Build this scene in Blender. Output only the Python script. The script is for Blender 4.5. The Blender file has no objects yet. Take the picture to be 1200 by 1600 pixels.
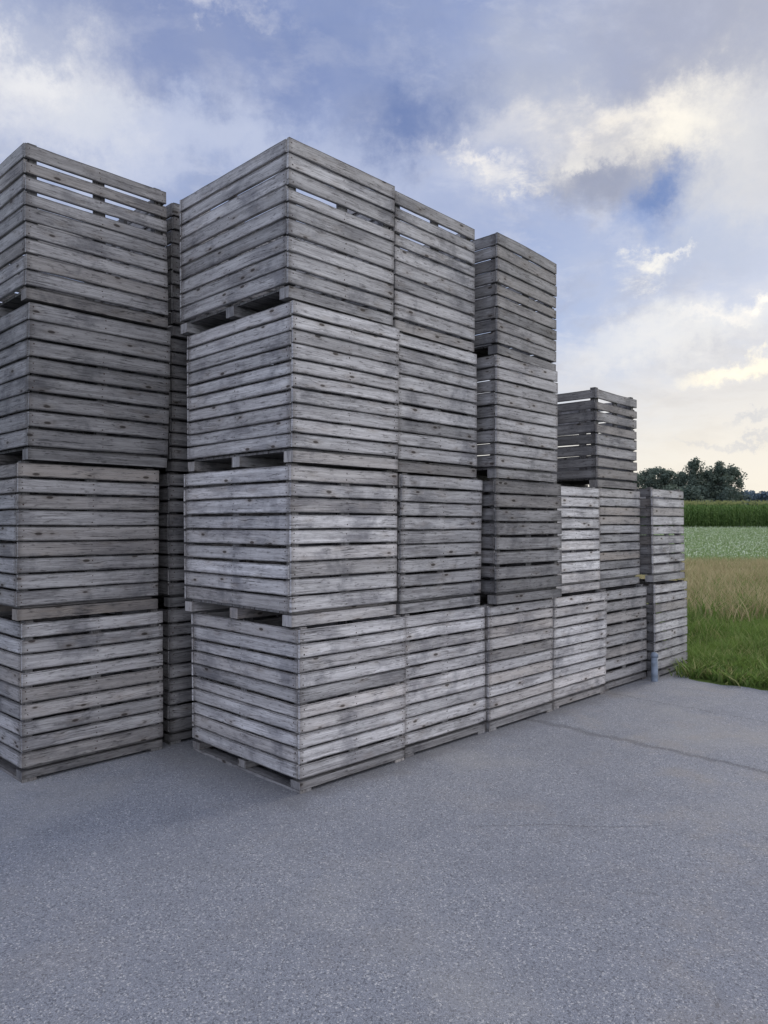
import bpy, math, random
import numpy as np
from mathutils import Vector, Matrix
random.seed(11); rng=np.random.default_rng(7)
scene=bpy.context.scene
col=scene.collection
H0=1.64
A=math.radians(45)
C0=Vector((-0.51,4.49,0))
D1=Vector((math.sin(A),math.cos(A),0)); D2=Vector((-math.cos(A),math.sin(A),0))
def ts(t,s,z=0): return C0+D1*t+D2*s+Vector((0,0,z))
def terr(Y):
    return np.interp(Y,[-1e4,30,40,50,60,75,120,300,600,3000],[0,0,.22,.58,.98,1.7,3.5,8.5,13,20])

# ---------------- node helpers
def newmat(name):
    m=bpy.data.materials.new(name); m.use_nodes=True
    nt=m.node_tree; b=nt.nodes['Principled BSDF']
    b.inputs['Roughness'].default_value=.85
    b.inputs['Specular IOR Level'].default_value=.25
    return m,nt,b
class N:
    def __init__(s,nt): s.nt=nt
    def node(s,t,**k):
        n=s.nt.nodes.new(t)
        for a,v in k.items(): setattr(n,a,v)
        return n
    def put(s,inp,v):
        if isinstance(v,bpy.types.NodeSocket): s.nt.links.new(v,inp)
        else: inp.default_value=v
    def math(s,op,a,b=None,c=None,clamp=False):
        n=s.node('ShaderNodeMath',operation=op,use_clamp=clamp); s.put(n.inputs[0],a)
        if b is not None: s.put(n.inputs[1],b)
        if c is not None: s.put(n.inputs[2],c)
        return n.outputs[0]
    def vmath(s,op,a,b=None,out=0):
        n=s.node('ShaderNodeVectorMath',operation=op); s.put(n.inputs[0],a)
        if b is not None: s.put(n.inputs[1],b)
        return n.outputs[out]
    def scale(s,a,f):
        n=s.node('ShaderNodeVectorMath',operation='SCALE'); s.put(n.inputs[0],a); n.inputs['Scale'].default_value=f
        return n.outputs[0]
    def comb(s,x,y,z):
        n=s.node('ShaderNodeCombineXYZ')
        for i,v in enumerate((x,y,z)): s.put(n.inputs[i],v)
        return n.outputs[0]
    def sep(s,v):
        n=s.node('ShaderNodeSeparateXYZ'); s.put(n.inputs[0],v); return n.outputs
    def noise(s,v,scale,detail=4,rough=.55,dist=0,out=0):
        n=s.node('ShaderNodeTexNoise'); s.put(n.inputs['Vector'],v)
        n.inputs['Scale'].default_value=scale; n.inputs['Detail'].default_value=detail
        n.inputs['Roughness'].default_value=rough; n.inputs['Distortion'].default_value=dist
        return n.outputs[out]
    def vor(s,v,scale,feature='F1',out=0,rand=1):
        n=s.node('ShaderNodeTexVoronoi',feature=feature); s.put(n.inputs['Vector'],v)
        n.inputs['Scale'].default_value=scale; n.inputs['Randomness'].default_value=rand
        return n.outputs[out]
    def mr(s,v,a,b,c=0.,d=1.,smooth=True):
        n=s.node('ShaderNodeMapRange'); n.interpolation_type='SMOOTHSTEP' if smooth else 'LINEAR'
        s.put(n.inputs[0],v); s.put(n.inputs[1],a); s.put(n.inputs[2],b); s.put(n.inputs[3],c); s.put(n.inputs[4],d)
        return n.outputs[0]
    def mix(s,f,a,b,blend='MIX'):
        n=s.node('ShaderNodeMix',data_type='RGBA',blend_type=blend)
        s.put(n.inputs[0],f)
        for i,v in ((6,a),(7,b)):
            if isinstance(v,tuple): v=tuple(v)+(1,) if len(v)==3 else v
            s.put(n.inputs[i],v)
        return n.outputs[2]
    def bump(s,h,strength,dist,bsdf):
        n=s.node('ShaderNodeBump'); s.put(n.inputs['Height'],h); n.inputs['Strength'].default_value=strength
        n.inputs['Distance'].default_value=dist
        s.nt.links.new(n.outputs[0],bsdf.inputs['Normal']); return n.outputs[0]

# ---------------- wood
def make_wood():
    m,nt,b=newmat('weathered_wood'); k=N(nt)
    uv=k.node('ShaderNodeUVMap',uv_map='UVMap').outputs[0]
    ed=k.node('ShaderNodeUVMap',uv_map='Edge').outputs[0]
    ti=k.node('ShaderNodeAttribute',attribute_name='tint').outputs['Color']
    tr,tg,tb=k.sep(ti)
    pos=k.node('ShaderNodeNewGeometry').outputs['Position']
    u,v,_=k.sep(uv); ev=k.sep(ed)[1]; eu=k.sep(ed)[0]
    kv=k.comb(k.math('MULTIPLY',u,4.6),k.math('MULTIPLY',v,12.0),0.)
    kd=k.vor(kv,1.0)
    knot=k.mr(kd,.08,.14,1.,0.)
    halo=k.mr(kd,.10,.40,1.,0.)
    wob=k.noise(k.comb(k.math('MULTIPLY',u,2.),k.math('MULTIPLY',v,6.),0.),1,2)
    vg=k.math('ADD',v,k.math('MULTIPLY',wob,.022))
    vg=k.math('ADD',vg,k.math('MULTIPLY',halo,.010))
    g1=k.noise(k.comb(k.math('MULTIPLY',u,3.5),k.math('MULTIPLY',vg,150.),0.),1,5,.65)
    g2=k.noise(k.comb(k.math('MULTIPLY',u,1.5),k.math('MULTIPLY',vg,30.),3.),1,5,.6)
    g3=k.noise(k.comb(k.math('MULTIPLY',u,14.0),k.math('MULTIPLY',vg,330.),5.),1,3,.7)
    c=k.mix(k.mr(g2,.28,.68),(.315,.30,.285),(.57,.55,.52))
    c=k.mix(k.math('MULTIPLY',k.mr(g1,.34,.56,1.,0.),.52),c,(.145,.132,.122))
    c=k.mix(k.math('MULTIPLY',k.mr(g3,.50,.66),.38),c,(.76,.75,.73))
    br=k.math('MULTIPLY',k.mr(tg,.35,1.1),k.mr(g2,.25,.7,.35,.75))
    c=k.mix(br,c,(.35,.285,.215))
    st2=k.noise(k.comb(k.math('MULTIPLY',u,11.),k.math('MULTIPLY',v,48.),9.),1,6,.68)
    c=k.mix(k.math('MULTIPLY',k.mr(st2,.54,.66),.70),c,(.10,.09,.085))
    sp=k.comb(k.math('MULTIPLY',u,2.2),k.math('MULTIPLY',v,5.),k.math('MULTIPLY',tb,20.))
    st3=k.noise(sp,1,5,.6)
    c=k.mix(k.math('MULTIPLY',k.mr(st3,.49,.69),.52),c,(.14,.135,.14))
    st=k.noise(k.vmath('MULTIPLY',pos,(2.6,2.6,3.2)),1,6,.68,.2)
    c=k.mix(k.math('MULTIPLY',k.mr(st,.51,.68),.55),c,(.092,.092,.102))
    c=k.mix(k.math('MULTIPLY',halo,.25),c,(.24,.19,.14))
    c=k.mix(k.math('MULTIPLY',knot,.9),c,(.05,.038,.03))
    e=k.math('MINIMUM',ev,k.math('SUBTRACT',1.,ev))
    en=k.math('ADD',e,k.math('MULTIPLY',k.math('SUBTRACT',st2,.5),.26))
    c=k.mix(k.math('MULTIPLY',k.mr(en,.0,.12,1.,0.),.72),c,(.045,.043,.043))
    ee=k.math('MINIMUM',eu,k.math('SUBTRACT',1.,eu))
    c=k.mix(k.math('MULTIPLY',k.mr(k.math('ADD',ee,k.math('MULTIPLY',k.math('SUBTRACT',st2,.5),.10)),.0,.04,1.,0.),.42),c,(.085,.07,.06))
    cr=k.noise(k.comb(k.math('MULTIPLY',u,1.6),k.math('MULTIPLY',vg,60.),12.),1,2,.4)
    crk=k.mr(k.math('ABSOLUTE',k.math('SUBTRACT',cr,.5)),.0,.010,1.,0.)
    crk=k.math('MULTIPLY',crk,k.mr(st3,.42,.55))
    c=k.mix(k.math('MULTIPLY',crk,.85),c,(.03,.027,.025))
    c=k.mix(1.,c,k.comb(k.math('MULTIPLY',tr,.985),tr,k.math('MULTIPLY',tr,1.05)),'MULTIPLY')
    nt.links.new(c,b.inputs['Base Color'])
    b.inputs['Roughness'].default_value=.72
    h=k.math('ADD',k.math('MULTIPLY',g1,.7),k.math('MULTIPLY',g2,.6))
    h=k.math('SUBTRACT',h,k.math('MULTIPLY',crk,.6))
    k.bump(h,.8,.004,b)
    return m
WOOD=make_wood()
def make_nail():
    m,nt,b=newmat('rusty_nail'); k=N(nt)
    pos=k.node('ShaderNodeNewGeometry').outputs['Position']
    c=k.mix(k.noise(pos,40),(.02,.015,.014),(.07,.04,.03))
    nt.links.new(c,b.inputs['Base Color']); b.inputs['Roughness'].default_value=.7
    return m
NAIL=make_nail()

class Buf:
    def __init__(s): s.v=[];s.f=[];s.uv=[];s.ed=[];s.ti=[];s.m=[]
    def board(s,o,ax,aw,at,L,W,T,tint,seg=8,wob=.0016,bow=0.,nails=None):
        base=len(s.v); uo=random.uniform(0,90); vo=random.uniform(0,90)
        ax,aw,at=map(Vector,(ax,aw,at)); o=Vector(o)
        c=random.uniform(-1,1)*.005; sag=random.uniform(-1,1)*.003
        sk=random.uniform(-1,1)*.003
        jl=random.uniform(0,.006) if nails else 0
        for i in range(seg+1):
            q=i/seg; x=q*L
            if i==0: x+=jl
            mid=4*q*(1-q)
            for (w,t) in ((0,0),(1,0),(1,1),(0,1)):
                ww=w*W+random.uniform(-wob,wob)+sag*mid+sk*(q-.5)
                tt=t*T+bow*mid+random.uniform(-.0006,.0006)+(c if w else 0)*mid*(1 if t else .3)
                s.v.append(o+ax*x+aw*ww+at*tt)
        def face(idx,uvs,eds,m=0):
            s.f.append(idx); s.uv+=uvs; s.ed+=eds; s.ti+=[tint]*len(idx); s.m.append(m)
        for i in range(seg):
            a=base+4*i; n=a+4; u0=uo+i/seg*L; u1=uo+(i+1)/seg*L; e0=i/seg; e1=(i+1)/seg
            face([a+3,n+3,n+2,a+2],[(u0,vo),(u1,vo),(u1,vo+W),(u0,vo+W)],[(e0,0),(e1,0),(e1,1),(e0,1)])
            face([a+0,a+1,n+1,n+0],[(u0,vo),(u0,vo+W),(u1,vo+W),(u1,vo)],[(e0,0),(e0,1),(e1,1),(e1,0)])
            face([a+0,n+0,n+3,a+3],[(u0,vo+W),(u1,vo+W),(u1,vo+W+T),(u0,vo+W+T)],[(e0,.3),(e1,.3),(e1,.1),(e0,.1)])
            face([a+1,a+2,n+2,n+1],[(u0,vo+W),(u0,vo+W+T),(u1,vo+W+T),(u1,vo+W)],[(e0,.3),(e0,.3),(e1,.3),(e1,.3)])
        a=base; n=base+4*seg
        face([a,a+3,a+2,a+1],[(uo,vo),(uo+T,vo),(uo+T,vo+W),(uo,vo+W)],[(0.2,.2),(0.2,.2),(0.2,.8),(0.2,.8)])
        face([n,n+1,n+2,n+3],[(uo,vo),(uo,vo+W),(uo+T,vo+W),(uo+T,vo)],[(0.2,.2),(0.2,.8),(0.2,.8),(0.2,.2)])
        if nails:
            for nx in nails:
                for wf in (.25,.74):
                    if random.random()<.08: continue
                    ctr=o+ax*(nx+random.uniform(-.010,.010))+aw*(W*(wf+random.uniform(-.08,.08)))+at*(T+(bow+c*wf)*4*(nx/L)*(1-nx/L)+.0018)
                    b0=len(s.v); r=random.uniform(.0045,.0068)
                    s.v.append(ctr)
                    for j in range(7):
                        an=j/7*6.2832; s.v.append(ctr+(ax*math.cos(an)+aw*math.sin(an))*r-at*.0025)
                    for j in range(7):
                        face([b0,b0+1+j,b0+1+(j+1)%7],[(0,0)]*3,[(0.2,.5)]*3,1)
    def obj(s,name,parent=None,mats=None,warp=None):
        vv=[tuple(warp(x)) for x in s.v] if warp else [tuple(x) for x in s.v]
        me=bpy.data.meshes.new(name); me.from_pydata(vv,[],s.f)
        uv=me.uv_layers.new(name='UVMap'); uv.data.foreach_set('uv',np.array(s.uv,dtype=np.float32).ravel())
        ed=me.uv_layers.new(name='Edge'); ed.data.foreach_set('uv',np.array(s.ed,dtype=np.float32).ravel())
        ca=me.color_attributes.new('tint','FLOAT_COLOR','CORNER')
        arr=np.ones((len(s.ti),4),dtype=np.float32); arr[:,:3]=np.array(s.ti); ca.data.foreach_set('color',arr.ravel())
        for mm in (mats or [WOOD,NAIL]): me.materials.append(mm)
        me.polygons.foreach_set('material_index',np.array(s.m,dtype=np.int32))
        me.update(); me.validate()
        import bmesh
        bm=bmesh.new(); bm.from_mesh(me); bmesh.ops.recalc_face_normals(bm,faces=bm.faces); bm.to_mesh(me); bm.free()
        o=bpy.data.objects.new(name,me); col.objects.link(o)
        if parent: o.parent=parent
        return o

W,D,H=.925,1.235,1.0
T=.018
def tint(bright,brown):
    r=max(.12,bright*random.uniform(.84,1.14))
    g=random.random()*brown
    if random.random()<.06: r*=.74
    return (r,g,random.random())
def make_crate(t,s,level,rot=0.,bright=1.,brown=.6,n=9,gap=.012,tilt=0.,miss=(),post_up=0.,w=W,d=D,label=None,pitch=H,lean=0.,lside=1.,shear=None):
    e=bpy.data.objects.new('wooden_crate',None); e.empty_display_size=.2; col.objects.link(e)
    H_=pitch
    zz=(level-1)*pitch
    rot+=random.uniform(-.35,.35)
    th=math.radians(45+rot)
    Rm=Matrix.Rotation(th,4,'Z')
    corner=ts(t,s,zz+.005)
    e.location=corner+Rm.to_3x3()@Vector((w/2,d/2,0))
    e.rotation_euler=(math.radians(lean),math.radians(tilt),th)
    # slightly racked (out of square) box
    kx=random.uniform(-.012,.012) if shear is None else shear; ky=random.uniform(-.012,.012); fl=random.uniform(-.006,.010)
    def warp(p):
        q=p[2]/H_
        return (p[0]*(1+fl*q*2)+kx*q, p[1]*(1+fl*q*1.4)+ky*q, p[2])
    ox,oy=-w/2,-d/2
    z0=.090; Hs=H_-.008-z0
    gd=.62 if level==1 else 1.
    def slats(side):
        b=Buf(); pt=Hs/n; zc=z0
        hs=[pt*random.uniform(.95,1.05) for _ in range(n)]
        sc=Hs/sum(hs); hs=[h*sc for h in hs]
        for i in range(n):
            g=gap*random.uniform(.75,1.4)
            if (side,i) in miss: g+=.013
            hgt=hs[i]-g; zb=zc; zc+=hs[i]
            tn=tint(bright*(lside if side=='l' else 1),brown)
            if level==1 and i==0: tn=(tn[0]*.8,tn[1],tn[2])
            tt=T*random.uniform(.80,1.15); bw=random.uniform(-.002,.006)
            if i==0: bw=0
            if side=='f': b.board((ox,oy+T,zb),(1,0,0),(0,0,1),(0,-1,0),w,hgt,tt,tn,bow=bw,nails=(.03,w/2,w-.03))
            if side=='b': b.board((ox+w,oy+d-T,zb),(-1,0,0),(0,0,1),(0,1,0),w,hgt,tt,tn,bow=bw)
            y0=T+.006; ly=d-2*y0
            if side=='l': b.board((ox+T,oy+d-y0,zb),(0,-1,0),(0,0,1),(-1,0,0),ly,hgt,tt,tn,bow=bw,nails=(.03,ly/2,ly-.03))
            if side=='r': b.board((ox+w-T,oy+y0,zb),(0,1,0),(0,0,1),(1,0,0),ly,hgt,tt,tn,bow=bw)
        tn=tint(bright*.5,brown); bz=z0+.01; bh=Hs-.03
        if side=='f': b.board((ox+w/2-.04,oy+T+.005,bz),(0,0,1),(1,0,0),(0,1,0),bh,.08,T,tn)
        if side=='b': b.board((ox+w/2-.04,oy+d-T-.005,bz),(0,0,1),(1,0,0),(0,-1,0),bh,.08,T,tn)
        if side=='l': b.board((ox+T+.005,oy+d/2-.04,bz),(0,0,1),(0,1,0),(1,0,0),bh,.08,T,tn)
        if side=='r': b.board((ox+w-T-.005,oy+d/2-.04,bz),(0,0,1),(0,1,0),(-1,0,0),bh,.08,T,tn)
        b.obj('side_panel',e,warp=warp)
    for sd in 'fblr': slats(sd)
    for ix,iy in ((0,0),(1,0),(0,1),(1,1)):
        b=Buf(); ps=.055; g=T+.009
        x=ox+g if ix==0 else ox+w-g-ps; y=oy+g if iy==0 else oy+d-g-ps
        up=post_up if iy==1 else 0
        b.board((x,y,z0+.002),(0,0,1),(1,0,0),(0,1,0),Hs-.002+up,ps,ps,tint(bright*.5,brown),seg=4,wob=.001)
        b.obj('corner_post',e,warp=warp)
    b=Buf(); nb=9; fi=.035; fw=(d-2*fi)/nb
    for i in range(nb):
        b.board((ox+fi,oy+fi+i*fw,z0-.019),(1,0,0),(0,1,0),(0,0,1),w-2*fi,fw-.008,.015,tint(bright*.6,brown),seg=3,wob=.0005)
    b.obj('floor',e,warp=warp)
    zs=.020 if level==1 else 0
    for y in (oy+.001,oy+d/2-.045,oy+d-.091):
        b=Buf()
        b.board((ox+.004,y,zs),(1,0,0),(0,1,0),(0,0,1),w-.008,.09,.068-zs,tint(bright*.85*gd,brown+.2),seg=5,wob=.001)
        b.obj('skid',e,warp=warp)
    if level==1:
        for x in (ox+.006,ox+w-.096):
            b=Buf(); b.board((x,oy+.001,0),(0,1,0),(1,0,0),(0,0,1),d-.004,.09,.018,tint(bright*.55,brown+.2),seg=5,wob=.0006)
            b.obj('runner_board',e,warp=warp)
    e['label']=label or 'weathered grey slatted wooden crate in a stack'
    e['category']='crate'; e['group']='stacked wooden crates on the asphalt yard'
    return e

ground_l='weathered grey slatted wooden crate standing on the asphalt'
mid_l='weathered grey slatted wooden crate stacked between other crates'
top_l='weathered grey slatted wooden crate on top of a tall stack'
PC=1.006
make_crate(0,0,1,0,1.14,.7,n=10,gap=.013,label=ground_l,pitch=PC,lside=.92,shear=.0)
make_crate(-.04,.035,2,.3,1.14,.7,n=9,gap=.014,label=mid_l,pitch=PC)
make_crate(-.035,.03,3,-.4,.98,.55,n=10,gap=.012,label=mid_l,pitch=PC)
make_crate(-.055,.05,4,.2,.88,.55,n=9,gap=.012,label=top_l,miss=(('f',5),('b',5)),d=1.27,pitch=PC)
make_crate(.945,.02,1,0,1.18,.6,n=10,gap=.013,label=ground_l)
make_crate(.93,.05,2,.8,.80,.5,n=9,gap=.013,label=mid_l)
make_crate(.92,.06,3,1.2,.96,.5,n=9,gap=.013,label=mid_l)
make_crate(.90,.07,4,2.0,.84,.5,n=9,gap=.012,label='weathered slatted crate with wide gaps on top of a tall stack',miss=(('f',7),('b',7),('f',5)),w=.94)
make_crate(1.885,.0,1,0,1.04,.8,n=10,gap=.012,label=ground_l)
make_crate(1.92,-.05,2,-.8,.52,.7,n=8,gap=.018,label='dark stained slatted wooden crate jutting out of its stack')
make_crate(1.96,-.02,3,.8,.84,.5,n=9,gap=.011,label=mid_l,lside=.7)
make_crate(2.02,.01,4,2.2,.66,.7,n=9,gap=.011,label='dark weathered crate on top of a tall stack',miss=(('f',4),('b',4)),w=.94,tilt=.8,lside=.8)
make_crate(2.84,.02,1,0,1.22,.7,n=10,gap=.013,label=ground_l)
make_crate(2.86,.06,2,1.,1.28,.6,n=9,gap=.015,label='pale grey slatted crate on top of a low stack')
make_crate(3.79,.05,1,0,.80,.8,n=8,gap=.020,label='slatted crate with wide gaps standing on the asphalt',w=.90)
make_crate(3.80,.10,2,1,.88,1.0,n=10,gap=.012,label='brownish slatted wooden crate stacked between other crates',w=.90)
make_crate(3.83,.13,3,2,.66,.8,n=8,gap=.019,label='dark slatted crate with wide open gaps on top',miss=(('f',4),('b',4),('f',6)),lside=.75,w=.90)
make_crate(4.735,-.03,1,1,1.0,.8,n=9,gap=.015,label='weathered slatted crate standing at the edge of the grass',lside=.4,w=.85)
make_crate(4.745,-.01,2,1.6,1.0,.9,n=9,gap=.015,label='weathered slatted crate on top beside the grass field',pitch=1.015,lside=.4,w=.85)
PL=1.022
make_crate(-1.12,1.39,1,1.0,.80,.8,n=9,gap=.016,label='weathered crate with wide gaps standing on the asphalt',w=.985,pitch=PL)
make_crate(-1.15,1.40,2,0.6,.66,1.0,n=9,gap=.013,label='brownish weathered slatted crate stacked between other crates',w=.975,pitch=PL)
make_crate(-1.10,1.38,3,1.0,.52,.5,n=8,gap=.013,label='dark grey slatted wooden crate stacked between other crates',w=.985,pitch=PL)
make_crate(-1.12,1.37,4,1.0,.68,.7,n=9,gap=.013,label='weathered crate with see-through gaps on top of a stack',miss=(('f',6),('b',6),('f',7),('b',7),('f',5)),w=1.0,pitch=PL)
for L in (1,2,3,4):  # low wood tints paint in the shade of the narrow gap
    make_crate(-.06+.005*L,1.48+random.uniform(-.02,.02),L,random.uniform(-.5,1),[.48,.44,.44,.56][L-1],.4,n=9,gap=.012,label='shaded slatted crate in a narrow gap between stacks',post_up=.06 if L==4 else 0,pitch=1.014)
for t0,nl in ((.92,3),(1.88,3),(2.84,2),(3.80,2)):
    for L in range(1,nl+1):
        make_crate(t0+random.uniform(-.01,.01),1.5+random.uniform(-.04,.04),L,random.uniform(-.5,.5),.6,.5,label='weathered slatted crate added behind other stacks to block light through the gaps')
for t0 in (-.95,.02,1.0):  # added back row, blocks light from the field showing through slat gaps
    for L in (1,2,3):
        make_crate(t0,2.82+random.uniform(-.02,.02),L,random.uniform(-.5,.5),.6,.5,label='weathered slatted crate added behind other stacks to block light through the gaps')

# ---------------- short post
def lathe(name,prof,seg,mat,parent):
    vs=[];fs=[]
    for r,z in prof:
        for j in range(seg):
            a=j/seg*2*math.pi; vs.append((r*math.cos(a),r*math.sin(a),z))
    for i in range(len(prof)-1):
        for j in range(seg):
            fs.append((i*seg+j,i*seg+(j+1)%seg,(i+1)*seg+(j+1)%seg,(i+1)*seg+j))
    fs.append(tuple(range((len(prof)-1)*seg,len(prof)*seg)))
    me=bpy.data.meshes.new(name); me.from_pydata(vs,[],fs); me.materials.append(mat)
    for p in me.polygons: p.use_smooth=True
    o=bpy.data.objects.new(name,me); col.objects.link(o); o.parent=parent; return o
m,nt,b=newmat('grey_plastic'); k=N(nt); pos=k.node('ShaderNodeNewGeometry').outputs['Position']
c=k.mix(k.mr(k.noise(pos,14,5),.35,.65),(.12,.15,.19),(.20,.24,.30)); nt.links.new(c,b.inputs['Base Color']); b.inputs['Roughness'].default_value=.5
GP=m
pe=bpy.data.objects.new('short_post',None); col.objects.link(pe); pe.location=ts(4.63,-.07)
lathe('shaft',[(.036,0),(.036,.01),(.034,.02),(.034,.25)],20,GP,pe)
lathe('cap',[(.034,.251),(.038,.253),(.038,.275),(.034,.288),(.024,.298),(.010,.303)],20,GP,pe)
pe['label']='short blue-grey plastic post against the crates at the asphalt edge'; pe['category']='post'

# ---------------- ground
def mesh_obj(name,v,f,mat,kind=None):
    me=bpy.data.meshes.new(name); me.from_pydata(v,[],f); me.materials.append(mat)
    o=bpy.data.objects.new(name,me); col.objects.link(o)
    if kind:o['kind']=kind
    return o
m,nt,b=newmat('field_soil'); k=N(nt); pos=k.node('ShaderNodeNewGeometry').outputs['Position']
px,py,pz=k.sep(pos)
yy=k.math('ADD',py,k.math('MULTIPLY',k.math('SUBTRACT',k.noise(pos,.4,3),.5),4.))
n1=k.noise(pos,9,5,.7)
g=k.mix(k.mr(n1,.3,.7),(.055,.08,.022),(.12,.18,.045))
dry=k.mix(k.mr(n1,.3,.7),(.17,.15,.065),(.33,.28,.14))
fl=k.mix(k.mr(n1,.3,.7),(.15,.21,.07),(.24,.32,.12))
c=k.mix(k.mr(yy,12.5,16),g,dry)
c=k.mix(k.mr(py,26,28),c,fl)
c=k.mix(k.mr(py,60,62),c,(.05,.08,.025))
c=k.mix(k.mr(py,150,400),c,(.06,.085,.05))
nt.links.new(c,b.inputs['Base Color']); b.inputs['Roughness'].default_value=1.; b.inputs['Specular IOR Level'].default_value=.05
k.bump(n1,.6,.05,b)
ys=sorted(set(list(range(-80,24,8))+list(range(24,64,2))+[70,75,85,100,120,150,200,260,300,400,600,1000,2000,3000])); xs=[-1500,-600,-200,-60,-20,0,10,20,30,40,60,100,200,400,900,2500]
v=[(x,y,float(terr(y))) for y in ys for x in xs]; nx=len(xs)
f=[(j*nx+i,j*nx+i+1,(j+1)*nx+i+1,(j+1)*nx+i) for j in range(len(ys)-1) for i in range(nx-1)]
mesh_obj('ground',v,f,m,'structure')

# asphalt
m,nt,b=newmat('old_asphalt'); k=N(nt); pos=k.node('ShaderNodeNewGeometry').outputs['Position']
p2=k.vmath('MULTIPLY',pos,(1.,1.,0.))
v1=k.node('ShaderNodeTexVoronoi'); k.put(v1.inputs['Vector'],p2); v1.inputs['Scale'].default_value=240
v2=k.node('ShaderNodeTexVoronoi'); k.put(v2.inputs['Vector'],p2); v2.inputs['Scale'].default_value=150
r1=k.sep(v1.outputs['Color'])[0]; r2=k.sep(v2.outputs['Color'])[1]
nf=k.noise(p2,60,5,.75); nm=k.noise(p2,3.2,5,.6); nl=k.noise(p2,.55,5,.6); nw=k.noise(p2,1.3,6,.65)
c=k.mix(k.mr(r1,.0,1.,smooth=False),(.185,.198,.228),(.305,.320,.355))
c=k.mix(k.mr(r2,.88,.95),c,(.46,.46,.465))
c=k.mix(k.math('MULTIPLY',k.mr(r2,.16,.08),.7),c,(.08,.084,.098))
c=k.mix(k.math('MULTIPLY',k.mr(v1.outputs['Distance'],.40,.7),.42),c,(.09,.095,.11))
c=k.mix(k.math('MULTIPLY',k.mr(nf,.52,.72),.42),c,(.11,.116,.135))
c=k.mix(k.math('MULTIPLY',k.mr(nm,.45,.75),.24),c,(.14,.143,.155))
c=k.mix(k.math('MULTIPLY',k.mr(nl,.5,.66),.34),c,(.33,.322,.305))
c=k.mix(k.math('MULTIPLY',k.mr(nl,.50,.36),.22),c,(.13,.14,.17))
x_,y_,_z=k.sep(p2)
warm=k.math('MULTIPLY',k.mr(nw,.50,.66),k.mr(x_,.2,2.0,.35,1.))
c=k.mix(k.math('MULTIPLY',warm,.30),c,(.30,.265,.22))
tt=k.vmath('DOT_PRODUCT',k.vmath('SUBTRACT',p2,tuple(C0)),tuple(D1),out=1)
ss=k.vmath('DOT_PRODUCT',k.vmath('SUBTRACT',p2,tuple(C0)),tuple(D2),out=1)
cw=k.math('MULTIPLY',k.math('SUBTRACT',k.noise(p2,2.3,7,.7),.5),.30)
la=k.math('ABSOLUTE',k.math('SUBTRACT',k.math('ADD',tt,cw),2.43))
ma=k.math('MULTIPLY',k.mr(la,.003,.06,1.,0.),k.mr(nf,.30,.6,.1,1.))
lb=k.math('ABSOLUTE',k.math('SUBTRACT',k.math('ADD',y_,k.math('MULTIPLY',cw,.6)),4.03))
mb=k.math('MULTIPLY',k.mr(lb,.002,.014,1.,0.),k.math('MULTIPLY',k.mr(x_,.35,.6),k.mr(x_,1.7,1.3)))
mb=k.math('MULTIPLY',mb,k.mr(nf,.35,.6,.1,.8))
lc=k.math('ABSOLUTE',k.math('SUBTRACT',k.math('ADD',tt,k.math('MULTIPLY',cw,1.4)),3.75))
mc=k.mr(lc,.003,.02,1.,0.)
crk=k.math('MAXIMUM',k.math('MULTIPLY',ma,.9),k.math('MAXIMUM',k.math('MULTIPLY',mb,.9),k.math('MULTIPLY',mc,.5)))
c=k.mix(k.math('MULTIPLY',crk,.6),c,(.06,.06,.065))
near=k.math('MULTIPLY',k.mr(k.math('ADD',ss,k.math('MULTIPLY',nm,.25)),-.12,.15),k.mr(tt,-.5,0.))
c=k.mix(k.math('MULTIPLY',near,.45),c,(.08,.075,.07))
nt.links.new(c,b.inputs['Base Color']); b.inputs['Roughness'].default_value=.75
h=k.math('SUBTRACT',k.math('MULTIPLY',nf,.5),k.math('MULTIPLY',v1.outputs['Distance'],1.))
h=k.math('SUBTRACT',h,k.math('MULTIPLY',crk,1.5))
k.bump(h,.6,.004,b)
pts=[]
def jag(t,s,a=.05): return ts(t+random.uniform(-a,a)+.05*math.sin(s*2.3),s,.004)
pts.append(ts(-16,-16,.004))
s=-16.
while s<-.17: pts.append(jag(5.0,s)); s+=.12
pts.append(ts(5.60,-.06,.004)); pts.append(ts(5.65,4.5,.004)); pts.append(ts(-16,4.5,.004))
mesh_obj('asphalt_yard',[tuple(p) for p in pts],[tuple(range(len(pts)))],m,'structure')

# ---------------- vegetation
def leafmat(name,ca,cb,cc,trans=.25,dark=.35):
    m,nt,b=newmat(name); k=N(nt)
    a=k.node('ShaderNodeAttribute',attribute_name='var').outputs['Color']; r,g,bb=k.sep(a)
    c=k.mix(r,ca,cb); c=k.mix(k.mr(bb,.8,1.),c,cc)
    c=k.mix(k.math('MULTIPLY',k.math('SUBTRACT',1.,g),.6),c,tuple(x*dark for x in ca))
    nt.links.new(c,b.inputs['Base Color']); b.inputs['Roughness'].default_value=.7
    b.inputs['Specular IOR Level'].default_value=.15
    tr=k.node('ShaderNodeBsdfTranslucent'); nt.links.new(c,tr.inputs[0])
    ms=k.node('ShaderNodeMixShader'); ms.inputs[0].default_value=trans
    nt.links.new(b.outputs[0],ms.inputs[1]); nt.links.new(tr.outputs[0],ms.inputs[2])
    nt.links.new(ms.outputs[0],nt.nodes['Material Output'].inputs[0]); return m
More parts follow.
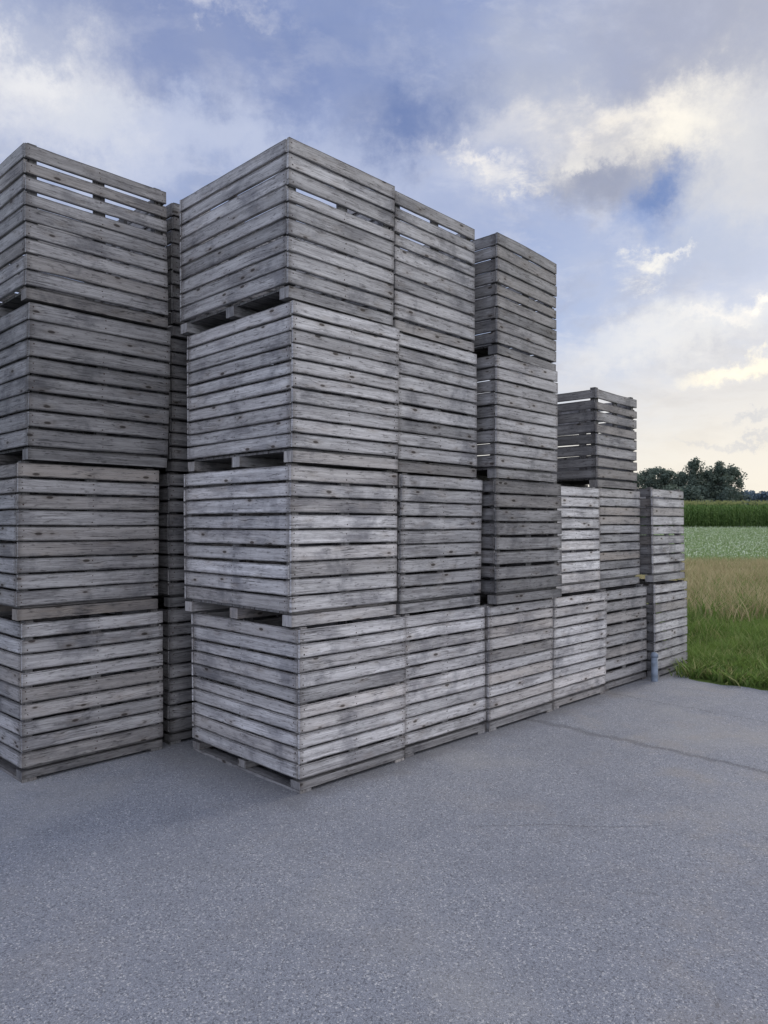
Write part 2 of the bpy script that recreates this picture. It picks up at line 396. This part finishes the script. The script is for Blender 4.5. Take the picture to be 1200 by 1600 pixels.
def tris_mesh(name,V,F,col_,mat,parent=None):
    me=bpy.data.meshes.new(name); n=len(V); mF,kk=F.shape
    me.vertices.add(n); me.vertices.foreach_set('co',V.astype(np.float32).ravel())
    me.loops.add(mF*kk); me.loops.foreach_set('vertex_index',F.astype(np.int32).ravel())
    me.polygons.add(mF); me.polygons.foreach_set('loop_start',np.arange(0,mF*kk,kk,dtype=np.int32))
    me.polygons.foreach_set('loop_total',np.full(mF,kk,dtype=np.int32))
    me.update(calc_edges=True)
    ca=me.color_attributes.new('var','FLOAT_COLOR','POINT'); arr=np.ones((n,4),dtype=np.float32); arr[:,:3]=col_
    ca.data.foreach_set('color',arr.ravel()); me.materials.append(mat)
    o=bpy.data.objects.new(name,me); col.objects.link(o)
    if parent:o.parent=parent
    return o
def blades(name,P,h,w,lean,mat,hv=.4,hs=None,patch=False):
    n=len(P); yaw=rng.uniform(0,2*np.pi,n); hh=h*(1+rng.uniform(-hv,hv,n)); ww=w*rng.uniform(.6,1.3,n)
    if hs is not None: hh=hh*hs
    side=np.stack([np.cos(yaw),np.sin(yaw),0*yaw],1)
    la=rng.uniform(0,2*np.pi,n); ld=np.stack([np.cos(la),np.sin(la),0*la],1)*(lean*rng.uniform(.2,1.,n)*hh)[:,None]
    up=np.array([0,0,1.])
    v0=P-side*ww[:,None]/2; v1=P+side*ww[:,None]/2
    mp=P+up*(hh*.55)[:,None]+ld*.35
    v2=mp+side*ww[:,None]*.4; v3=mp-side*ww[:,None]*.4
    tp=P+up*(hh*.95)[:,None]+ld
    v4=tp+side*ww[:,None]*.08; v5=tp-side*ww[:,None]*.08
    V=np.stack([v0,v1,v2,v3,v4,v5],1).reshape(-1,3)
    b0=np.arange(n)*6
    F=np.concatenate([np.stack([b0,b0+1,b0+2,b0+3],1),np.stack([b0+3,b0+2,b0+4,b0+5],1)])
    r=rng.uniform(0,1,n); q=rng.uniform(0,1,n)
    if patch:
        pn=.5+.5*np.sin(P[:,0]*2.1+1.3*np.sin(P[:,1]*1.7))*np.sin(P[:,1]*2.3+np.sin(P[:,0]*1.1))
        r=np.clip(.55*r+.5*pn,0,1)
        q=np.where(rng.uniform(0,1,n)<.35*(1-pn),.85+.15*q,q*.9)
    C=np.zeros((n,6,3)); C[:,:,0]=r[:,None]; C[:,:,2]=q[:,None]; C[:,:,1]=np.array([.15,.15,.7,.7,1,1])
    o=tris_mesh(name,V,F,C.reshape(-1,3),mat); o['kind']='stuff'; return o
GR=leafmat('green_grass_blade',(.085,.155,.032),(.225,.325,.078),(.40,.38,.17),.3)
DR=leafmat('dry_grass_blade',(.33,.275,.14),(.58,.49,.28),(.22,.28,.10))
FG=leafmat('flower_stem',(.17,.26,.09),(.29,.40,.16),(.46,.52,.32),.25,.6)
FW=leafmat('pale_flower',(.46,.54,.36),(.64,.69,.54),(.3,.38,.2),.1)
CO=leafmat('corn_leaf',(.07,.135,.035),(.15,.235,.07),(.28,.30,.12),.3)
c0=np.array(C0); d1=np.array(D1); d2=np.array(D2)
def tsn(P): q=P-c0; return q@d1,q@d2
def scatter(n,y0,y1,k0,k1):
    Y=np.sqrt(rng.uniform(y0*y0,y1*y1,n)); X=Y*rng.uniform(k0,k1,n)
    return np.stack([X,Y,terr(Y)],1)
P=scatter(200000,5,17.,.30,.90)
t,s_=tsn(P); nz=np.sin(P[:,0]*3.1+np.sin(P[:,1]*5))*np.sin(P[:,1]*2.7+1)*.5+.5
keep=(((s_<-.08)&(t>5.03+.05*np.sin(s_*9)))|(t>5.64))&(rng.uniform(0,1,len(P))<.45+.55*nz)
P=P[keep]; nz=nz[keep]
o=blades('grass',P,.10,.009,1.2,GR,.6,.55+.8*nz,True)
P=scatter(20000,8.5,18,.30,.8); t,s_=tsn(P); P=P[(t>6.2)]
P=P[(np.sin(P[:,0]*1.9+P[:,1])+rng.uniform(-1,1,len(P)))>-.1]
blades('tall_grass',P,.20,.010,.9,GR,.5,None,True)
P=scatter(70000,12.0,28,.33,.75); q=np.clip((P[:,1]-12.3+1.8*np.sin(P[:,0]*1.3))/4.5,.02,1)
P=P[rng.uniform(0,1,len(P))<q]
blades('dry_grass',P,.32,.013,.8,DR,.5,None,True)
P=scatter(17000,12,28,.33,.75); P=P[np.sin(P[:,0]*.9)*np.sin(P[:,1]*.8)+rng.uniform(-1,1,len(P))>.1]
blades('green_weeds_in_dry_grass',P,.30,.018,.8,GR,.5)
P=scatter(70000,27,60,.33,.72)
blades('flowering_field',P,.40,.05,.5,FG,.2,None,True)
P=scatter(22000,28,60,.33,.72); P[:,2]+=rng.uniform(.32,.46,len(P)); n=len(P)
a=rng.normal(size=(n,3)); a/=np.linalg.norm(a,axis=1)[:,None]; bq=np.cross(a,rng.normal(size=(n,3))); bq/=np.linalg.norm(bq,axis=1)[:,None]
sz=rng.uniform(.015,.033,n)[:,None]
V=np.stack([P-a*sz,P+bq*sz,P+a*sz,P-bq*sz],1).reshape(-1,3); F=np.arange(4*n).reshape(n,4)
C=np.zeros((n,4,3)); C[:,:,0]=rng.uniform(0,1,n)[:,None]; C[:,:,1]=1
o=tris_mesh('pale_blossoms',V,F,C.reshape(-1,3),FW); o['kind']='stuff'
P=[]
for i in range(170):
    tq=5.02+abs(random.gauss(0,.45)); sq=-random.uniform(.15,3.8); r=random.uniform(.04,.13); cx=ts(tq,sq,.004)
    for j in range(random.randint(8,16)):
        a=random.uniform(0,6.28); q=random.random()*r; P.append((cx.x+math.cos(a)*q,cx.y+math.sin(a)*q,.004))
blades('edge_weeds',np.array(P),.10,.030,1.3,GR,.6)
# corn
Vl=[];Fl=[];Cl=[]
n=0
for row in range(9):
    Y=61+row*.75
    X=np.arange(.30*Y,.80*Y,.15); X=X+rng.uniform(-.04,.04,len(X))
    for x in X:
        h=2.25*random.uniform(.93,1.05); z=float(terr(Y)); cr=random.random()
        def quad(a,b_,c_,d_,g0,g1,q=0.):
            global n
            Vl.extend([a,b_,c_,d_]); Fl.append((n,n+1,n+2,n+3)); n+=4
            for gg in (g0,g0,g1,g1): Cl.append((cr,gg,q))
        quad((x-.015,Y,z),(x+.015,Y,z),(x+.01,Y,z+h),(x-.01,Y,z+h),.2,1)
        for j in range(8):
            zb=z+h*(.10+.10*j); a=random.uniform(0,6.28); L=random.uniform(.28,.5); dx,dy=math.cos(a)*L,math.sin(a)*L
            w=.04; sx,sy=-math.sin(a)*w,math.cos(a)*w
            m1=(x+dx*.5,Y+dy*.5,zb+.25)
            g=.3+.09*j
            quad((x-sx,Y-sy,zb),(x+sx,Y+sy,zb),(m1[0]+sx,m1[1]+sy,m1[2]),(m1[0]-sx,m1[1]-sy,m1[2]),g,g+.15)
            quad((m1[0]-sx,m1[1]-sy,m1[2]),(m1[0]+sx,m1[1]+sy,m1[2]),(x+dx,Y+dy,zb+.12),(x+dx,Y+dy,zb+.11),g+.1,g+.2)
        for j in range(2):
            dx=random.uniform(-.08,.08)
            quad((x-.012,Y,z+h*.97),(x+.012,Y,z+h*.97),(x+dx+.01,Y,z+h+.15),(x+dx-.01,Y,z+h+.15),1,1,1.)
o=tris_mesh('corn_field',np.array(Vl),np.array(Fl),np.array(Cl),CO); o['kind']='stuff'

# trees
TL=leafmat('tree_leaves',(.095,.130,.110),(.165,.200,.145),(.18,.21,.15),.25,.65)
m,nt,b=newmat('bark'); k=N(nt); pos=k.node('ShaderNodeNewGeometry').outputs['Position']
c=k.mix(k.noise(k.vmath('MULTIPLY',pos,(6.,6.,1.)),1,5),(.05,.04,.03),(.14,.12,.10)); nt.links.new(c,b.inputs['Base Color']); BK=m
def limb(vs,fs,p,q,r0,r1,seg=7):
    p=Vector(p);q=Vector(q); d=(q-p).normalized(); a=d.orthogonal().normalized(); b_=d.cross(a); b0=len(vs)
    for c_,r in ((p,r0),(p.lerp(q,.5)+a*r0*.3,(r0+r1)/2),(q,r1)):
        for j in range(seg):
            an=j/seg*6.283; vs.append(tuple(c_+(a*math.cos(an)+b_*math.sin(an))*r))
    for i in range(2):
        for j in range(seg): fs.append((b0+i*seg+j,b0+i*seg+(j+1)%seg,b0+(i+1)*seg+(j+1)%seg,b0+(i+1)*seg+j))
def tree(x,y,h,rad,shape,n=7500,label='',leaf=.30):
    z=float(terr(y)); e=bpy.data.objects.new('tree',None); col.objects.link(e); e.location=(x,y,z-.05)
    vs=[];fs=[]; limb(vs,fs,(0,0,0),(random.uniform(-.2,.2),0,h*.45),h*.03,h*.02); limb(vs,fs,(0,0,h*.42),(.1,0,h*.9),h*.02,h*.004)
    cl=[]
    nc=int(46*(1.2 if shape=='tall' else 1))
    for i in range(nc):
        q=random.random()
        if shape=='tall':
            zc=h*(.2+.76*q); rr=rad*(math.sin(math.pi*min(1,(.12+.84*q)))**.9)*random.uniform(.1,.95)
        else:
            zc=h*(.15+.76*q); rr=rad*math.sqrt(max(0.05,1-((q-.35)/.68)**2))*random.uniform(.1,1.)
        a=random.uniform(0,6.28); c_=Vector((rr*math.cos(a),rr*math.sin(a),zc)); cl.append((c_,rad*random.uniform(.16,.38)*(1-.3*q)))
        limb(vs,fs,(0,0,max(h*.15,zc-rr*.8)),tuple(c_),h*.009,h*.003,5)
    me=bpy.data.meshes.new('trunk'); me.from_pydata(vs,[],fs); me.materials.append(BK); o=bpy.data.objects.new('trunk',me); col.objects.link(o); o.parent=e
    ci=rng.integers(0,len(cl),n); cc=np.array([tuple(c_[0]) for c_ in cl])[ci]; rr=np.array([c_[1] for c_ in cl])[ci]
    dv=rng.normal(size=(n,3)); dv/=np.linalg.norm(dv,axis=1)[:,None]; ra=rng.uniform(.1,1.5,n)**.7
    P=cc+dv*(rr*ra)[:,None]*np.array([1.1,1.1,.8 if shape!='tall' else 1.3])
    nrm=rng.normal(size=(n,3)); a=np.cross(nrm,rng.normal(size=(n,3))); a/=np.linalg.norm(a,axis=1)[:,None]; bb=np.cross(a,nrm); bb/=np.linalg.norm(bb,axis=1)[:,None]
    s1=(leaf*rng.uniform(.4,1.,n))[:,None]*.6
    V=np.stack([P-a*s1,P+bb*s1*.7,P+a*s1,P-bb*s1*.7],1).reshape(-1,3); F=np.arange(4*n).reshape(n,4)
    shade=rng.uniform(0,1,len(cl))[ci]
    C=np.zeros((n,4,3)); C[:,:,0]=np.clip(shade*.7+rng.uniform(0,.3,n),0,1)[:,None]; C[:,:,1]=np.clip(.25+.75*(dv[:,2]*.5+.5),0,1)[:,None]; C[:,:,2]=rng.uniform(0,.9,n)[:,None]
    tris_mesh('crown',V,F,C.reshape(-1,3),TL,e)
    e['label']=label; e['category']='tree'; e['group']='trees behind the corn field'
for px_,py_,dist,rad,sh in ((985,738,118,3.4,'round'),(1014,731,122,3.6,'round'),(1038,725,115,3.4,'round'),(1062,733,120,3.2,'round'),(1085,718,113,2.4,'tall'),(1104,731,117,2.7,'round'),(1123,722,112,2.2,'tall'),(1143,729,116,2.4,'tall'),(960,742,116,3.2,'round')):
    X=(px_-600)/1155*dist; zt=H0+(818-py_)/1155*dist
    tree(X,dist,zt-float(terr(dist)),rad,sh,label='slender dark green tree behind the corn field' if sh=='tall' else 'round bushy dark green tree behind the corn field')
def clump_mass(name,X,Y,Z,r,leaf,n,mat):
    i=rng.integers(0,len(X),n); dv=rng.normal(size=(n,3)); dv/=np.linalg.norm(dv,axis=1)[:,None]
    P=np.stack([X,Y,Z],1)[i]+dv*(r[i]*rng.uniform(.3,1,n)**.5)[:,None]
    nrm=rng.normal(size=(n,3)); a=np.cross(nrm,rng.normal(size=(n,3))); a/=np.linalg.norm(a,axis=1)[:,None]; bb=np.cross(a,nrm); bb/=np.linalg.norm(bb,axis=1)[:,None]
    s1=(leaf*rng.uniform(.5,1.,n))[:,None]
    V=np.stack([P-a*s1,P+bb*s1*.7,P+a*s1,P-bb*s1*.7],1).reshape(-1,3)
    C=np.zeros((n,4,3)); C[:,:,0]=rng.uniform(0,1,len(X))[i][:,None]; C[:,:,1]=(dv[:,2]*.4+.6)[:,None]
    o=tris_mesh(name,V,np.arange(4*n).reshape(n,4),C.reshape(-1,3),mat); o['kind']='stuff'
nn=70; Y=rng.uniform(108,124,nn); X=Y*rng.uniform(.28,.475,nn); clump_mass('hedge',X,Y,terr(Y)+rng.uniform(.6,3.0,nn),rng.uniform(1.,1.8,nn),.25,24000,TL)
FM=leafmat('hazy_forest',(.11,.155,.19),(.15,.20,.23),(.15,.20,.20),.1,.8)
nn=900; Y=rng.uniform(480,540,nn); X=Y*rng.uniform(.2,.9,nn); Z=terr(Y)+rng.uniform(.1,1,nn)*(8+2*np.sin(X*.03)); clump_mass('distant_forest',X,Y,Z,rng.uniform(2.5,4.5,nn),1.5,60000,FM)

# ---------------- sky
world=bpy.data.worlds.new('World'); scene.world=world; world.use_nodes=True
nt=world.node_tree; k=N(nt); bg=nt.nodes['Background']
SAZ,SEL=math.radians(50),math.radians(30)
sky=k.node('ShaderNodeTexSky',sky_type='NISHITA'); sky.sun_disc=False; sky.sun_elevation=SEL; sky.sun_rotation=SAZ; sky.dust_density=1.5
d=k.vmath('NORMALIZE',k.node('ShaderNodeTexCoord').outputs['Generated'])
dx,dy,dz=k.sep(d)
zc=k.math('MAXIMUM',dz,0.)
den=k.math('ADD',zc,.28)
cp=k.comb(k.math('DIVIDE',dx,den),k.math('DIVIDE',dy,den),0.)
wv=k.vmath('SUBTRACT',k.noise(d,4.,5,.6,out=1),(.5,.5,.5))
fv=k.vmath('SUBTRACT',k.noise(d,14,6,.7,out=1),(.5,.5,.5))
dw=k.vmath('ADD',d,k.vmath('ADD',k.scale(wv,.22),k.scale(fv,.12)))
dw2=k.vmath('ADD',d,k.scale(fv,.12))
def blob(px_,py_,rx,rz,soft=1.0,src=None):
    v_=Vector(((px_-600)/1155,1,(818-py_)/1155)).normalized()
    q=k.vmath('SUBTRACT',dw if src is None else src,tuple(v_))
    q=k.vmath('MULTIPLY',q,(1155/rx,2.2,1155/rz))
    L=k.vmath('LENGTH',q,out=1)
    return k.mr(L,1.0+.5*soft,max(.0,1.0-.9*soft))
nA=k.noise(cp,1.1,6,.58,.3); nB=k.noise(cp,2.6,8,.62,.3); nC=k.noise(k.vmath('MULTIPLY',cp,(1.,1.3,1.)),7.,6,.65,.2)
skyc=k.vmath('MULTIPLY',sky.outputs[0],(.075,.085,.105))
lav=k.mix(k.mr(dz,.0,.62),(.62,.67,.80),(.35,.42,.64))
blue=k.mix(k.mr(dz,.0,.6),(.46,.58,.84),(.195,.275,.56))
blue=k.mix(.25,blue,skyc)
c=k.mix(k.mr(k.math('ADD',nA,k.math('MULTIPLY',k.math('SUBTRACT',nB,.5),.6)),.34,.60),blue,lav)
c=k.mix(k.math('MULTIPLY',k.mr(nB,.47,.64),.52),c,(.26,.31,.47))
c=k.mix(k.math('MULTIPLY',k.mr(nC,.47,.68),.40),c,(.70,.73,.84))
sdir=Vector((math.sin(SAZ)*math.cos(SEL),math.cos(SAZ)*math.cos(SEL),math.sin(SEL)))
gd_=Vector((math.sin(math.radians(50))*math.cos(math.radians(22)),math.cos(math.radians(50))*math.cos(math.radians(22)),math.sin(math.radians(22))))
sd=k.vmath('DOT_PRODUCT',d,tuple(gd_),out=1)
glow=k.mr(sd,.74,1.0)
c=k.mix(k.math('MULTIPLY',glow,.5),c,(.96,.92,.86))
def bl(c,px_,py_,rx,rz,colr,amt,soft=1.,mod=None,src=None):
    f=k.math('MULTIPLY',blob(px_,py_,rx,rz,soft,src),amt)
    if mod is not None: f=k.math('MULTIPLY',f,mod)
    return k.mix(f,c,colr)
ridg=k.mr(nB,.38,.58); ridg2=k.mr(nC,.36,.60)
c=bl(c,380,120,300,120,(.23,.285,.49),.45,1.1)
c=bl(c,180,40,160,50,(.27,.33,.54),.4)
c=bl(c,450,265,330,55,(.47,.54,.75),.6)
c=bl(c,230,235,240,45,(.60,.65,.80),.65)
c=bl(c,660,170,80,50,(.13,.20,.43),.75)
c=bl(c,560,60,110,40,(.22,.29,.51),.4)
c=bl(c,45,110,110,75,(.88,.88,.90),.95,1.1,None,dw2)
c=bl(c,150,175,70,30,(.66,.70,.80),.6)
c=bl(c,0,10,110,35,(.22,.30,.54),.5)
c=bl(c,330,-4,90,14,(.85,.85,.9),.5,1.2,ridg2,dw2)
c=bl(c,1090,35,180,85,(.37,.40,.52),.75)
c=bl(c,1150,110,60,30,(.42,.45,.56),.5,1.1,None,dw2)
c=bl(c,850,110,120,90,(.48,.52,.64),.6)
c=bl(c,1010,175,160,65,(.84,.81,.77),.7,1.2)
c=bl(c,1000,160,140,42,(1.08,1.01,.90),.95,1.1,ridg2)
c=bl(c,1060,195,60,36,(1.08,1.02,.90),.9,1.2,ridg,dw2)
c=bl(c,800,235,130,40,(.76,.76,.80),.6,1.2,ridg)
c=bl(c,735,245,50,12,(.98,.94,.89),.75,1.2,ridg2,dw2)
c=bl(c,820,268,75,18,(1.0,.96,.89),.9,1.1,ridg2,dw2)
c=bl(c,940,262,90,46,(.27,.305,.43),.75,1.1,None,dw2)
c=bl(c,905,225,60,14,(1.0,.96,.88),.7,1.1,ridg,dw2)
c=bl(c,1048,305,60,40,(.155,.25,.52),.9,1.0,None,dw2)
c=bl(c,1030,350,60,30,(.27,.375,.66),.6)
c=bl(c,1180,260,80,110,(.76,.76,.77),.7)
c=bl(c,1000,395,240,45,(.42,.51,.74),.4,1.2)
c=bl(c,1140,340,70,50,(.50,.57,.74),.5)
c=bl(c,1100,515,200,40,(.90,.90,.90),.75)
c=bl(c,995,426,42,19,(1.0,.97,.90),1.,.9,ridg2,dw2)
c=bl(c,1042,412,22,7,(.97,.95,.91),.8,1.1,None,dw2)
hz=k.math('MULTIPLY',k.mr(dz,.30,.02),k.mr(sd,.45,.85))
c=k.mix(k.math('MULTIPLY',hz,.88),c,(1.02,.94,.79))
c=bl(c,1185,472,36,15,(1.2,1.12,.98),1.,1.1,ridg2,dw2)
c=bl(c,1120,490,50,8,(1.05,1.0,.94),.5,1.1,None,dw2)
c=bl(c,1195,600,60,18,(1.3,1.18,.90),.85,1.3)
c=bl(c,1165,688,70,6,(.64,.65,.69),.55,1.1,None,dw2)
c=bl(c,1195,655,30,7,(.62,.64,.69),.55,1.1,None,dw2)
c=bl(c,1080,640,120,8,(.82,.79,.76),.4)
back=k.mr(dy,.15,-.5)
bk=k.mix(k.mr(nB,.35,.65),(1.02,1.10,1.33),(1.42,1.46,1.64))
bk=k.mix(1.,bk,k.mix(k.mr(dx,-.7,.7),(.80,.84,.94),(1.28,1.24,1.17)),'MULTIPLY')
c=k.mix(back,c,bk)
c=k.mix(k.mr(dz,.0,-.03),c,(.12,.13,.10))
out=k.vmath('MULTIPLY',c,(10.,10.,10.))
nt.links.new(out,bg.inputs['Color']); bg.inputs['Strength'].default_value=.1
world.cycles.sampling_method='MANUAL'; world.cycles.sample_map_resolution=512

sun=bpy.data.lights.new('sun','SUN'); sun.energy=1.6; sun.angle=math.radians(24); sun.color=(1,.91,.79)
so=bpy.data.objects.new('sun',sun); col.objects.link(so); so.rotation_euler=sdir.to_track_quat('Z','Y').to_euler()

cam=bpy.data.cameras.new('camera'); co=bpy.data.objects.new('camera',cam); col.objects.link(co)
cam.sensor_fit='VERTICAL'; cam.sensor_height=36; cam.lens=26; cam.clip_end=6000; cam.clip_start=.05
co.location=(0,0,H0); co.rotation_euler=(math.radians(90+math.degrees(math.atan(18/1155))),0,0)
scene.camera=co
scene.view_settings.view_transform='Standard'; scene.view_settings.look='None'; scene.view_settings.exposure=0
